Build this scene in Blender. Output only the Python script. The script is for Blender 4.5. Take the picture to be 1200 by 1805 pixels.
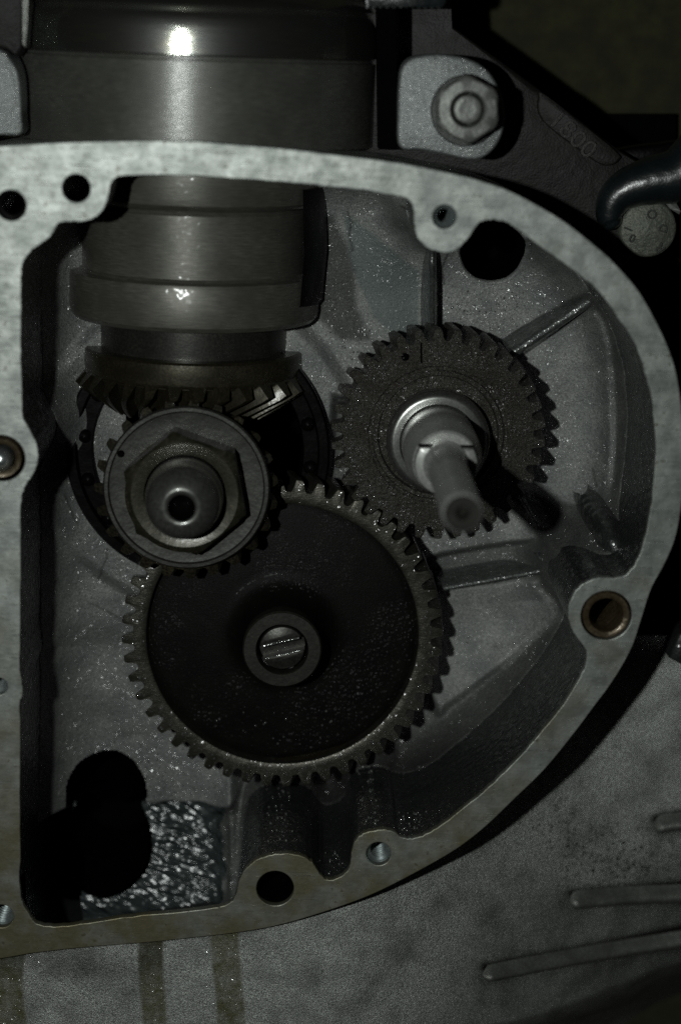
import bpy, math, random
import numpy as np
from mathutils import Vector, Matrix
random.seed(7); np.random.seed(7)
scene = bpy.context.scene
for o in list(bpy.data.objects): bpy.data.objects.remove(o)
C = scene.collection
S = 0.00015                      # metres per modelling unit (about one photo pixel on the gasket face)

# ------------------------------------------------------------------ camera
F = 3500.0
def nrm(v): v = np.array(v, float); return v/np.linalg.norm(v)
ZC = nrm((70, -842, 3500))                 # world +Z seen in camera axes (camera stands above, looks down a little)
r_ = math.radians(1.6)
x0 = np.array((math.cos(r_), -math.sin(r_), 0.0)); x0[2] = -(x0[0]*ZC[0]+x0[1]*ZC[1])/ZC[2]
XC = nrm(x0); YC = np.cross(ZC, XC)
RW = np.array((XC, YC, ZC))                # rows: world axes in camera coords -> RW @ cam = world
CAM = RW @ np.array((0, 0, F))             # world origin = image centre on gasket plane
cd = bpy.data.cameras.new('camera'); cam = bpy.data.objects.new('camera', cd); C.objects.link(cam)
cd.sensor_fit = 'VERTICAL'; cd.sensor_height = 36; cd.lens = 36*F/1805
cd.clip_start = 0.01; cd.clip_end = 50
m = Matrix([list(RW[0])+[CAM[0]*S], list(RW[1])+[CAM[1]*S], list(RW[2])+[CAM[2]*S], [0, 0, 0, 1]])
cam.matrix_world = m
scene.camera = cam
def P(u, v, z):                            # photo pixel -> point at height z
    u = np.asarray(u, float); v = np.asarray(v, float); z = np.asarray(z, float)
    d = np.stack([(u-600)/F+0*z, -(v-902.5)/F+0*z, -1+0*u+0*z], -1) @ RW.T
    t = (z-CAM[2])/d[..., 2]
    p = CAM + d*t[..., None]; p[..., 2] = z
    return p
def proj(x, y, z):
    q = (np.stack([x-CAM[0], y-CAM[1], z-CAM[2]+0*x], -1)) @ RW
    return 600+F*q[..., 0]/-q[..., 2], 902.5-F*q[..., 1]/-q[..., 2]
def rad(u, v, z, r): return float(np.linalg.norm(P(u+r, v, z)-P(u-r, v, z))/2)
foc = P(760, 800, -255); cd.dof.use_dof = True
cd.dof.focus_distance = float(-((foc-CAM) @ RW)[2])*S
cd.dof.aperture_fstop = 6.0; cd.dof.aperture_blades = 0

# ------------------------------------------------------------------ light: one small flash to the left of the camera
LP = CAM + RW @ np.array((-690, 20, 0))
ld = bpy.data.lights.new('flash', 'AREA'); ld.shape = 'DISK'; ld.size = 85*S; ld.energy = 0.64
ld.color = (0.95, 1.0, 0.965); ld.spread = math.radians(120)
lo = bpy.data.objects.new('flash', ld); C.objects.link(lo); lo.location = LP*S
tgt = P(560, 900, -200)
lo.rotation_euler = Vector(tgt-LP).to_track_quat('-Z', 'Y').to_euler()
w = bpy.data.worlds.new('World'); scene.world = w; w.use_nodes = True
bg = w.node_tree.nodes['Background']; bg.inputs[0].default_value = (0.62, 0.74, 0.58, 1); bg.inputs[1].default_value = 0.0025
scene.view_settings.view_transform = 'Standard'; scene.view_settings.look = 'None'
scene.view_settings.exposure = 0; scene.view_settings.gamma = 1
scene.render.engine = 'CYCLES'; scene.cycles.use_denoising = False
scene.render.resolution_x = 680; scene.render.resolution_y = 1024

# ------------------------------------------------------------------ materials
class NT:
    def __init__(s, name):
        s.m = bpy.data.materials.new(name); s.m.use_nodes = True; s.t = s.m.node_tree
        s.b = s.t.nodes['Principled BSDF']
        tc = s.n('ShaderNodeTexCoord'); mp = s.n('ShaderNodeVectorMath', operation='SCALE')
        s.t.links.new(tc.outputs['Object'], mp.inputs[0]); mp.inputs['Scale'].default_value = 1/(100*S)
        s.co = mp.outputs[0]
    def n(s, typ, **kw):
        n = s.t.nodes.new(typ)
        for k, v in kw.items(): setattr(n, k, v)
        return n
    def l(s, a, b): s.t.links.new(a, b)
    def stretch(s, v):
        mp = s.n('ShaderNodeVectorMath', operation='MULTIPLY'); s.l(s.co, mp.inputs[0]); mp.inputs[1].default_value = v
        return mp.outputs[0]
    def noise(s, scale, detail=4, rough=.55, co=None, kind='n'):
        if kind == 'n':
            n = s.n('ShaderNodeTexNoise'); n.inputs['Detail'].default_value = detail; n.inputs['Roughness'].default_value = rough
        else:
            n = s.n('ShaderNodeTexVoronoi')
        n.inputs['Scale'].default_value = scale; s.l(co or s.co, n.inputs['Vector'])
        return n.outputs[0]
    def ramp(s, fac, lo, hi, a=(0, 0, 0, 1), b=(1, 1, 1, 1)):
        r = s.n('ShaderNodeValToRGB'); s.l(fac, r.inputs[0]); e = r.color_ramp.elements
        e[0].position = lo; e[1].position = hi
        e[0].color = a if len(a) == 4 else (*a, 1); e[1].color = b if len(b) == 4 else (*b, 1)
        return r.outputs[0]
    def mix(s, fac, a, b):
        x = s.n('ShaderNodeMix', data_type='RGBA'); 
        if isinstance(fac, (int, float)): x.inputs[0].default_value = fac
        else: s.l(fac, x.inputs[0])
        for i, v in ((6, a), (7, b)):
            if isinstance(v, tuple): x.inputs[i].default_value = v if len(v) == 4 else (*v, 1)
            else: s.l(v, x.inputs[i])
        return x.outputs[2]
    def math(s, op, a, b=0.0):
        x = s.n('ShaderNodeMath', operation=op)
        for i, v in ((0, a), (1, b)):
            if isinstance(v, (int, float)): x.inputs[i].default_value = v
            else: s.l(v, x.inputs[i])
        return x.outputs[0]
    def attr(s, name):
        a = s.n('ShaderNodeAttribute', attribute_name=name); return a.outputs['Fac']
    def bump(s, h, dist, prev=None):
        b = s.n('ShaderNodeBump'); b.inputs['Strength'].default_value = 1; b.inputs['Distance'].default_value = dist*S
        s.l(h, b.inputs['Height'])
        if prev: s.l(prev, b.inputs['Normal'])
        return b.outputs[0]
    def set(s, **kw):
        for k, v in kw.items():
            i = s.b.inputs[k.replace('_', ' ')]
            if isinstance(v, (int, float)): i.default_value = v
            elif isinstance(v, tuple): i.default_value = v if len(v) == 4 else (*v, 1)
            else: s.l(v, i)

def metal(name, a, b, metallic=.6, rough=(.4, .55), scale=3, grain=30, gd=.5, big=1.2, bd=1.0, coat=0, coat_rough=.12, stretch=None, coat_bump=0, cb_scale=14):
    t = NT(name); co = t.stretch(stretch) if stretch else t.co
    n1 = t.noise(scale, 6, .6); n2 = t.noise(grain, 3, .6, co)
    col = t.mix(t.ramp(n1, .35, .68), a, b)
    col = t.mix(t.ramp(n2, .35, .7), tuple(x*.75 for x in a), col)
    rg = t.n('ShaderNodeMapRange'); t.l(n1, rg.inputs[0]); rg.inputs[3].default_value = rough[0]; rg.inputs[4].default_value = rough[1]
    nb = t.bump(n2, gd); nb = t.bump(t.noise(big, 3, .5), bd, nb)
    t.set(Base_Color=col, Metallic=metallic, Roughness=rg.outputs[0], Normal=nb, Coat_Weight=coat, Coat_Roughness=coat_rough)
    if coat: t.set(Coat_Normal=t.bump(t.noise(cb_scale, 0, .5), coat_bump*1.6) if coat_bump else nb)
    t.nb = nb; t.col = col; t.n1 = n1
    return t

def make_mats():
    M = {}
    # machined gasket face: blotchy light aluminium, brown varnish stains that grow towards the sump
    t = NT('machined_gasket_face')
    n1 = t.noise(2.2, 8, .62); n2 = t.noise(9, 5, .6); n3 = t.noise(45, 2, .6)
    n4 = t.noise(1.0, 6, .65)
    n1 = t.noise(2.6, 4, .55)
    col = t.mix(t.ramp(n1, .38, .64), (.195, .210, .198), (.345, .365, .345))
    col = t.mix(t.ramp(n2, .56, .84), col, (.15, .16, .145))
    col = t.mix(t.ramp(t.noise(1.6, 3, .6, t.stretch((.5, 16, 1))), .56, .72, (0,0,0), (.5,.5,.5)), col, (.42, .44, .42))
    sep = t.n('ShaderNodeSeparateXYZ'); t.l(t.co, sep.inputs[0])
    dn = t.n('ShaderNodeMapRange'); t.l(sep.outputs[1], dn.inputs[0])
    for i, v in ((1, 1.0), (2, -7.5), (3, 0.0), (4, 1.0)): dn.inputs[i].default_value = v
    st = t.math('MULTIPLY', t.ramp(t.math('ADD', n4, t.math('MULTIPLY', dn.outputs[0], .26)), .52, .82), t.math('ADD', t.math('MULTIPLY', dn.outputs[0], .8), .15))
    col = t.mix(st, col, (.165, .148, .085))
    st2 = t.ramp(t.math('ADD', n2, t.math('MULTIPLY', n1, .5)), .90, 1.02)
    col = t.mix(st2, col, (.12, .11, .075))
    scr = t.noise(2.0, 2, .5, t.stretch((.6, 30, 1)))
    rg = t.n('ShaderNodeMapRange'); t.l(n2, rg.inputs[0]); rg.inputs[3].default_value = .40; rg.inputs[4].default_value = .58
    nb = t.bump(n3, .12); nb = t.bump(t.noise(7, 3, .6), .5, nb); nb = t.bump(t.ramp(scr, .66, .69), .25, nb)
    t.set(Base_Color=col, Metallic=.72, Roughness=rg.outputs[0], Normal=nb); M['face'] = t.m
    # wet cast aluminium of the inside
    t = NT('oily_cast_aluminium')
    n1 = t.noise(1.6, 7, .6); n2 = t.noise(34, 3, .65); n3 = t.noise(12, 3, .5); n5 = t.noise(60, 2, .6)
    col = t.mix(t.ramp(n1, .36, .66), (.16, .17, .165), (.30, .305, .29))
    col = t.mix(t.ramp(n2, .36, .58), (.10, .105, .10), col)
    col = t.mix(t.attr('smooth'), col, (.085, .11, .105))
    col = t.mix(t.attr('dirt_shade'), col, (.012, .012, .010))
    nb = t.bump(n2, 1.6); nb = t.bump(n3, 1.4, nb)
    wet = t.attr('wet')
    cn = t.bump(t.noise(8, 0, .5), 16.0); 
    cn2 = t.bump(t.noise(19, 0, .5), 3.0, cn)
    t.set(Base_Color=col, Metallic=.35, Roughness=.55, Normal=nb, Coat_Weight=t.math('MAXIMUM', t.math('MULTIPLY', wet, t.ramp(t.noise(5, 3, .6), .40, .62)), t.ramp(t.noise(1.4, 4, .6), .42, .62, (.05,.05,.05), (.45,.45,.45))), Coat_Roughness=.15, Coat_Normal=cn2, Coat_IOR=1.8)
    M['cast'] = t.m
    # dark oily wall
    t = metal('oily_side_wall', (.026, .030, .028), (.046, .052, .048), .4, (.36, .5), 2, 22, .8, 2, 3, coat=.7, coat_rough=.15, coat_bump=3.5, cb_scale=8); M['wall'] = t.m
    # wet wrinkled pocket
    t = NT('oil_film_on_rough_casting')
    vr = t.n('ShaderNodeVectorRotate', rotation_type='Z_AXIS'); t.l(t.co, vr.inputs['Vector']); vr.inputs['Angle'].default_value = .35
    mp = t.n('ShaderNodeVectorMath', operation='MULTIPLY'); t.l(vr.outputs[0], mp.inputs[0]); mp.inputs[1].default_value = (.55, 1.5, 1); co = mp.outputs[0]
    v = t.noise(5.0, 0, .35, co); v2 = t.noise(10, 0, .5, co)
    nb = t.bump(v, 15); nb = t.bump(v2, 5, nb)
    t.set(Base_Color=(.035, .045, .045), Metallic=.15, Roughness=.3, Normal=nb, Coat_Weight=1.0, Coat_Roughness=.24, Coat_Normal=nb, Coat_IOR=1.62)
    M['pocket'] = t.m
    # outer casing sand cast
    t = NT('sand_cast_outer_case')
    n1 = t.noise(1.3, 6, .6); n2 = t.noise(42, 3, .7); n3 = t.noise(20, 4, .7)
    col = t.mix(t.ramp(n2, .33, .60), (.09, .10, .095), (.70, .72, .68))
    col = t.mix(t.ramp(n1, .42, .72), col, (.20, .21, .195))
    col = t.mix(t.math('MULTIPLY', t.attr('pits'), t.ramp(t.noise(9, 5, .75), .54, .60)), col, (.025, .025, .02))
    st = t.math('MULTIPLY', t.attr('stain'), t.ramp(t.noise(4, 6, .7), .30, .62, (.35,.35,.35), (1,1,1)))
    col = t.mix(st, col, (.14, .135, .078))
    col = t.mix(t.attr('dirt_shade'), col, (.016, .017, .014))
    nb = t.bump(n2, 2.2); nb = t.bump(n3, 1.2, nb)
    rg = t.n('ShaderNodeMapRange'); t.l(t.attr('stain'), rg.inputs[0]); rg.inputs[3].default_value = .42; rg.inputs[4].default_value = .5
    cn = t.bump(t.noise(14, 0, .5), 7)
    t.set(Base_Color=col, Metallic=.7, Roughness=rg.outputs[0], Normal=nb, Coat_Weight=t.math('MULTIPLY', t.attr('wet'), t.ramp(t.noise(12, 2, .5), .52, .6)), Coat_Roughness=.08, Coat_Normal=cn)
    M['case'] = t.m
    M['fin'] = metal('weathered_cast_fin', (.16, .165, .15), (.34, .35, .32), .55, (.36, .48), 3, 34, 1.2, 5, 1.2).m
    M['lug'] = metal('bright_cast_lug', (.22, .24, .235), (.38, .40, .39), .55, (.38, .5), 2, 30, 1.6, 9, 2, coat=.5, coat_rough=.12, coat_bump=3, cb_scale=18).m
    M['arm'] = metal('oil_blackened_arm', (.006, .006, .005), (.017, .016, .012), .1, (.5, .75), 1.5, 26, 1.2, 4, 3).m
    M['drum'] = metal('turned_steel_drum', (.07, .072, .062), (.12, .122, .106), .3, (.36, .48), 1.2, 20, .25, .8, .5, coat=.35, coat_rough=.16, stretch=(.25, 3, .25)).m
    M['sleeve'] = metal('turned_steel_sleeve', (.085, .084, .070), (.15, .146, .124), .4, (.38, .48), 1.5, 22, .15, .8, .6, coat=.4, coat_rough=.16, coat_bump=.7, cb_scale=9, stretch=(.2, 3, .2)).m
    M['chrome'] = metal('polished_steel', (.26, .28, .26), (.30, .25, .15), .95, (.12, .17), .7, 15, .35, .6, 1.0, coat=1, coat_rough=.42, stretch=(.15, 2.2, .15)).m  # golden patches in the colour stand in for warm reflections
    M['neck'] = metal('blackened_steel', (.03, .03, .026), (.06, .058, .048), .6, (.3, .42), 1.5, 22, .2, 1, 1).m
    M['bronze'] = metal('oil_stained_bronze_steel', (.026, .023, .014), (.060, .052, .030), .6, (.34, .48), 2, 20, .3, 2, 1, coat=.3, coat_rough=.2).m
    M['pinion'] = metal('oil_blackened_pinion', (.012, .011, .008), (.075, .064, .036), .4, (.34, .5), .9, 20, .4, 3, 2, coat=.5, coat_rough=.14).m
    M['washer'] = metal('dull_pressed_washer', (.024, .0245, .020), (.043, .044, .036), .4, (.4, .52), 2, 18, .3, 2, 2, coat=.2, coat_rough=.25).m
    M['nutb'] = metal('bronzed_nut_steel', (.030, .028, .019), (.056, .051, .035), .5, (.34, .46), 2, 18, .3, 1.5, 2, coat=.2, coat_rough=.2).m
    M['shaftb'] = metal('polished_dark_shaft', (.012, .013, .013), (.03, .03, .03), .6, (.16, .26), 2, 16, .1, 1, 1, coat=.5).m
    M['grit'] = None
    t = NT('gritty_sintered_gear'); n1 = t.noise(1.6, 6, .6); n2 = t.noise(17, 3, .7); n3 = t.noise(50, 2, .6)
    col = t.mix(t.ramp(n1, .35, .65), (.038, .034, .028), (.070, .066, .058)); col = t.mix(t.ramp(n2, .35, .6), (.02, .018, .014), col)
    nb = t.bump(n2, 7)
    cn = t.bump(t.noise(15, 0, .5), 9.0)
    t.set(Base_Color=col, Metallic=.4, Roughness=.45, Normal=nb, Coat_Weight=t.ramp(t.noise(3, 2, .5), .42, .66, (.08,.08,.08), (.7,.7,.7)), Coat_Roughness=.2, Coat_Normal=cn); M['grit'] = t.m
    M['tooth'] = metal('dark_gear_rim_steel', (.045, .042, .034), (.10, .094, .076), .7, (.3, .42), 2.5, 20, .4, 6, 1, coat=.4, coat_rough=.12, coat_bump=2.5, cb_scale=10, stretch=(.5, 4, 1)).m
    t = NT('black_oily_gear_web'); n1 = t.noise(2, 6, .6); n2 = t.noise(40, 3, .6)
    nb = t.bump(n2, .8); cn = t.bump(t.noise(15, 0, .5), 7)
    t.set(Base_Color=t.mix(t.ramp(n1, .35, .65), (.0022, .0022, .0019), (.0046, .0043, .0036)), Metallic=0.0, Specular_IOR_Level=.08, Roughness=.5, Normal=nb, Coat_Weight=t.ramp(t.noise(.9, 2, .5), .50, .66, (.01,.01,.01), (.12,.12,.12)), Coat_Roughness=.3, Coat_Normal=cn); M['web'] = t.m
    M['hub'] = metal('dark_hub_steel', (.015, .0145, .011), (.026, .024, .018), .3, (.36, .5), 2, 14, .4, 2, 1).m
    M['steel'] = metal('ground_steel', (.26, .265, .25), (.42, .425, .405), .9, (.22, .34), 1.6, 26, .06, 1.2, .5, coat=.15, coat_rough=.1).m
    M['bar'] = metal('turned_shaft_steel', (.30, .305, .29), (.46, .465, .44), .35, (.3, .42), 1.6, 20, .06, 1.2, .5, coat=.35, coat_rough=.2).m
    M['dome'] = metal('polished_stud_end', (.08, .082, .075), (.16, .16, .147), .6, (.28, .4), 1.2, 16, .05, 1.5, 2.5, coat=.5, coat_rough=.12).m
    M['pin'] = metal('bright_pin', (.45, .50, .49), (.6, .65, .63), .9, (.2, .32), 2, 20, .2, 3, 1).m
    M['thread'] = metal('bright_thread', (.28, .33, .33), (.42, .48, .47), .8, (.25, .35), 2, 20, .2, 3, .5).m
    M['rust'] = metal('varnished_brown_sleeve', (.07, .05, .028), (.15, .118, .072), .5, (.3, .45), 2.5, 12, .5, 3, 2, coat=.2).m
    M['nut'] = metal('dull_zinc_nut', (.16, .165, .155), (.24, .245, .23), .5, (.4, .52), 2.5, 18, .6, 3, 2).m
    M['nutdark'] = metal('dark_thread_recess', (.03, .033, .03), (.05, .055, .05), .4, (.4, .5)).m
    M['bolt'] = metal('corroded_bolt_head', (.10, .11, .09), (.20, .21, .165), .3, (.45, .6), 4, 26, 1.5, 8, 3).m
    M['ink'] = metal('dirt_filled_letters', (.015, .017, .013), (.03, .03, .025), .1, (.5, .6)).m
    M['rubber'] = metal('black_painted_tube', (.007, .010, .011), (.012, .016, .017), .0, (.25, .38), 2, 30, .3, 3, 2, coat=.5, coat_rough=.22).m
    t = metal('black_oil_metal', (.002, .002, .002), (.004, .004, .003), 0, (.3, .4), 2, 20, .2, 2, 2.0, coat=.12, coat_rough=.06); t.set(Specular_IOR_Level=.05); M['black'] = t.m
    t = metal('black_void', (.002, .002, .002), (.003, .003, .003), 0, (.9, 1)); t.set(Specular_IOR_Level=0.0); M['void'] = t.m  # near-black without gloss, stands in for unlit depth
    M['backdrop'] = metal('dark_olive_backdrop', (.018, .018, .006), (.032, .031, .010), 0, (.9, 1.0), .25, 2, .1, .3, 1).m
    M['drop'] = metal('added_highlight_droplet', (.10, .105, .10), (.16, .165, .155), .4, (.08, .12), 2, 3, .01, 1, .01, coat=1, coat_rough=.05).m
    M['letter'] = metal('highlit_raised_letters', (.012, .012, .010), (.030, .029, .023), .3, (.35, .5)).m  # lighter than the arm, a caught highlight put into the colour
    M['oil'] = metal('clear_brown_oil', (.008, .007, .004), (.012, .010, .006), 0, (.06, .12), 2, 3, .05, 6, 1.2, coat=.6, coat_rough=.06).m
    return M
M = make_mats()

# ------------------------------------------------------------------ object helpers
ORG = {}
def tag(o, label=None, cat=None, group=None, kind=None):
    for k, v in (('label', label), ('category', cat), ('group', group), ('kind', kind)):
        if v: o[k] = v
    return o
def thing(name, org, label, cat, group=None):
    o = bpy.data.objects.new(name, None); C.objects.link(o); o.empty_display_size = .005
    org = np.array(org, float); o.location = org*S; ORG[o] = org
    return tag(o, label, cat, group)
def obj(name, V, Fc, mat, parent=None, smooth=True, sharp=35, org=None, label=None, attrs=None):
    me = bpy.data.meshes.new(name)
    V = np.asarray(V, float)
    o0 = ORG[parent] if parent else (np.array(org, float) if org is not None else np.zeros(3))
    me.from_pydata(((V-o0)*S).tolist(), [], Fc); me.validate()
    me.materials.append(mat)
    if smooth:
        me.shade_smooth()
        me.set_sharp_from_angle(angle=math.radians(sharp))
    if attrs:
        for k, a in attrs.items():
            at = me.attributes.new(k, 'FLOAT', 'POINT'); at.data.foreach_set('value', np.asarray(a, np.float32))
    o = bpy.data.objects.new(name, me); C.objects.link(o)
    if parent: o.parent = parent
    else: o.location = o0*S
    ORG[o] = o0
    if label: o['label'] = label
    return o
def loft(loops, closed=True, cap0=False, cap1=False):
    N = len(loops[0]); V = np.concatenate(loops); Fc = []
    for k in range(len(loops)-1):
        a, b = k*N, (k+1)*N
        for i in range(N if closed else N-1):
            j = (i+1) % N; Fc.append((a+i, a+j, b+j, b+i))
    if cap0: Fc.append(tuple(range(N))[::-1])
    if cap1: Fc.append(tuple(range((len(loops)-1)*N, len(loops)*N)))
    return V, Fc
def ring(c, r, z, N, axis='z', wob=0):
    a = np.arange(N)*2*math.pi/N; rr = r if np.ndim(r) else np.full(N, float(r))
    if axis == 'z': return np.stack([c[0]+rr*np.cos(a), c[1]+rr*np.sin(a), np.full(N, float(z))], -1)
    return np.stack([c[0]+rr*np.sin(a), np.full(N, float(z)), c[2]+rr*np.cos(a)], -1)
def lathe(name, prof, c, mat, parent, N=96, axis='z', sharp=35, label=None, cap1=False, cap0=False):
    L = [ring(c, max(r, .01), h, N, axis) for r, h in prof]
    V, Fc = loft(L, cap0=cap0, cap1=cap1)
    return obj(name, V, Fc, mat, parent, sharp=sharp, label=label)
def poly_px(pts, z): return P([p[0] for p in pts], [p[1] for p in pts], z)
def spline(pts, n=6, closed=True):
    p = np.array(pts, float); K = len(p); out = []
    for i in range(K if closed else K-1):
        p0, p1, p2, p3 = (p[(i-1) % K], p[i], p[(i+1) % K], p[(i+2) % K]) if closed else (p[max(i-1, 0)], p[i], p[i+1], p[min(i+2, K-1)])
        for k in range(n):
            t = k/n
            out.append(.5*((2*p1)+(-p0+p2)*t+(2*p0-5*p1+4*p2-p3)*t*t+(-p0+3*p1-3*p2+p3)*t**3))
    if not closed: out.append(p[-1])
    return np.array(out)
def sdf(x, y, poly):                      # >0 outside
    x = np.asarray(x, float); y = np.asarray(y, float)
    d = np.full(x.shape, 1e18); ins = np.zeros(x.shape, bool)
    K = len(poly)
    for i in range(K):
        ax, ay = poly[i][:2]; bx, by = poly[(i+1) % K][:2]
        ex, ey = bx-ax, by-ay; L = ex*ex+ey*ey+1e-9
        t = np.clip(((x-ax)*ex+(y-ay)*ey)/L, 0, 1)
        d = np.minimum(d, (x-ax-t*ex)**2+(y-ay-t*ey)**2)
        if ay != by:
            c = ((ay > y) != (by > y)) & (x < ex*(y-ay)/(by-ay)+ax)
            ins ^= c
    d = np.sqrt(d); return np.where(ins, -d, d)
def seg(u, v, a, b):
    ex, ey = b[0]-a[0], b[1]-a[1]; t = np.clip(((u-a[0])*ex+(v-a[1])*ey)/(ex*ex+ey*ey), 0, 1)
    return np.hypot(u-a[0]-t*ex, v-a[1]-t*ey)
def ss(x, a, b):
    t = np.clip((x-a)/(b-a), 0, 1); return t*t*(3-2*t)
def fill(outer, holes, z0, z1, bevel):    # solid plate from 2-D outlines with holes
    cu = bpy.data.curves.new('tmp', 'CURVE'); cu.dimensions = '2D'; cu.fill_mode = 'BOTH'
    for L in [outer]+holes:
        s = cu.splines.new('POLY'); s.points.add(len(L)-1); s.use_cyclic_u = True
        s.points.foreach_set('co', np.concatenate([np.array([[p[0]*S, p[1]*S, 0, 1] for p in L])]).ravel())
    cu.extrude = (z1-z0)/2*S-bevel*S; cu.bevel_depth = bevel*S; cu.bevel_resolution = 1; cu.offset = -bevel*S
    o = bpy.data.objects.new('tmp', cu); C.objects.link(o)
    me = bpy.data.meshes.new_from_object(o.evaluated_get(bpy.context.evaluated_depsgraph_get()))
    V = np.zeros(len(me.vertices)*3); me.vertices.foreach_get('co', V); V = V.reshape(-1, 3)/S; V[:, 2] += (z0+z1)/2
    Fc = [tuple(p.vertices) for p in me.polygons]
    bpy.data.objects.remove(o); bpy.data.curves.remove(cu); bpy.data.meshes.remove(me)
    return V, Fc
def prism(name, poly, z0, z1, mat, parent=None, ch=4, org=None, label=None, zf=None):
    poly = np.asarray(poly)[:, :2]; c = poly.mean(0); d = poly-c
    n = d/np.maximum(np.linalg.norm(d, axis=1), 1e-6)[:, None]
    L = []
    for k, z in ((0, z0), (0, z1-ch), (ch*.3, z1-ch*.3), (ch, z1)):
        q = poly-n*k; L.append(np.column_stack([q, np.full(len(q), float(z))]))
    V, Fc = loft(L, cap1=True)
    if zf is not None: V[:, 2] = zf(V)
    return obj(name, V, Fc, mat, parent, org=org, label=label, sharp=50)
def text(name, s, size, u, v, z, rot, mat, parent, h=3, sx=1.0):
    cu = bpy.data.curves.new('t', 'FONT'); cu.body = s; cu.size = size*S; cu.extrude = h*S/2; cu.bevel_depth = .5*S; cu.align_x = 'CENTER'; cu.align_y = 'CENTER'
    cu.resolution_u = 4
    o = bpy.data.objects.new('t', cu); C.objects.link(o)
    me = bpy.data.meshes.new_from_object(o.evaluated_get(bpy.context.evaluated_depsgraph_get()))
    V = np.zeros(len(me.vertices)*3); me.vertices.foreach_get('co', V); V = V.reshape(-1, 3)/S
    Fc = [tuple(p.vertices) for p in me.polygons]
    bpy.data.objects.remove(o); bpy.data.curves.remove(cu)
    V[:, 0] *= sx; a = math.radians(rot); R2 = np.array(((math.cos(a), -math.sin(a)), (math.sin(a), math.cos(a))))
    V[:, :2] = V[:, :2] @ R2.T + P(u, v, z)[:2]; V[:, 2] += z
    return obj(name, V, Fc, mat, parent)
def circ_px(u, v, z, r, N=48): c = P(u, v, z); return ring(c, rad(u, v, z, r), z, N)

# ------------------------------------------------------------------ outlines of the gasket face (traced, then placed on z = 0)
INNER = [(37,620),(38,560),(38,490),(42,462),(58,440),(80,425),(95,408),(103,395),(120,391),(150,390),(170,382),(185,365),(192,345),(196,325),(205,314),(225,310),(300,309),(380,312),(450,317),(520,322),(580,329),(640,335),(683,343),(708,347),(722,355),(729,375),(731,405),(740,425),(757,439),(780,445),(802,441),(822,424),(838,399),(850,390),(865,387),(890,391),(920,410),(950,434),(990,461),(1024,487),(1056,516),(1093,567),(1120,609),(1133,647),(1147,700),(1155,780),(1152,847),(1145,905),(1133,960),(1118,995),(1100,1014),(1080,1019),(1060,1018),(1035,1025),(1015,1040),(1003,1065),(1002,1090),(1010,1115),(1025,1135),(1033,1152),(1029,1178),(1015,1205),(990,1245),(950,1295),(910,1340),(860,1388),(810,1430),(770,1460),(745,1473),(722,1478),(706,1475),(695,1467),(680,1463),(660,1464),(640,1470),(626,1483),(620,1503),(617,1525),(608,1540),(590,1550),(574,1550),(561,1537),(550,1520),(530,1509),(505,1505),(480,1507),(455,1515),(435,1530),(423,1550),(415,1580),(405,1592),(385,1599),(330,1607),(250,1614),(170,1625),(110,1633),(78,1632),(60,1624),(50,1608),(40,1590),(36,1565),(36,1480),(36,1400),(36,1320),(36,1245),(40,1227),(41,1210),(38,1193),(36,1175),(37,1080),(37,980),(38,890),(42,865),(50,850),(60,835),(67,817),(68,800),(65,783),(57,765),(48,748),(41,735),(40,715),(39,670)]
OUTER = [(-160,275),(-60,262),(0,258),(60,254),(120,251),(200,249),(280,248),(345,249),(400,254),(500,262),(600,274),(700,287),(800,307),(850,320),(900,338),(950,364),(1000,395),(1050,435),(1080,462),(1120,507),(1147,551),(1173,604),(1189,650),(1198,700),(1203,760),(1204,830),(1200,890),(1189,949),(1170,995),(1147,1038),(1130,1090),(1115,1136),(1095,1175),(1072,1211),(1045,1247),(1013,1290),(960,1355),(901,1413),(865,1448),(827,1480),(784,1509),(704,1553),(640,1583),(560,1611),(490,1631),(425,1643),(350,1652),(250,1662),(150,1670),(60,1680),(0,1690),(-90,1700),(-160,1705)]
inn = poly_px(spline(INNER, 5), 0.0)
rngj = np.random.RandomState(3)
inn[:, :2] += rngj.normal(0, .55, (len(inn), 2))
out = poly_px(spline(OUTER, 6), 0.0)
HOLES = [(135,332,25),(20,362,27),(783,382,21),(1068,1085,45),(3,808,42),(-2,1210,16),(3,1615,22),(485,1566,33),(667,1505,22)]
case = thing('crankcase', (0, 0, 0), 'open cast aluminium engine crankcase with pale machined rim around an oily gear cavity', 'engine case')
V, Fc = fill(out, [inn]+[circ_px(u, v, 0, r, 56) for u, v, r in HOLES], -16, 0, 1.3)
V[:, :2] += 0
obj('gasket_face', V, Fc, M['face'], case, sharp=30)
inn2 = inn.copy()
_u, _v = proj(inn[:, 0], inn[:, 1], 0.0)
under = ss(_v, 1540, 1600)*ss(_u, 30, 60)*(1-ss(_u, 408, 422))
under = np.where((_v > 1540) & (_u < 60), ss(_v, 1560, 1600), under)
inn2[:, 1] -= 150*under
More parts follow.
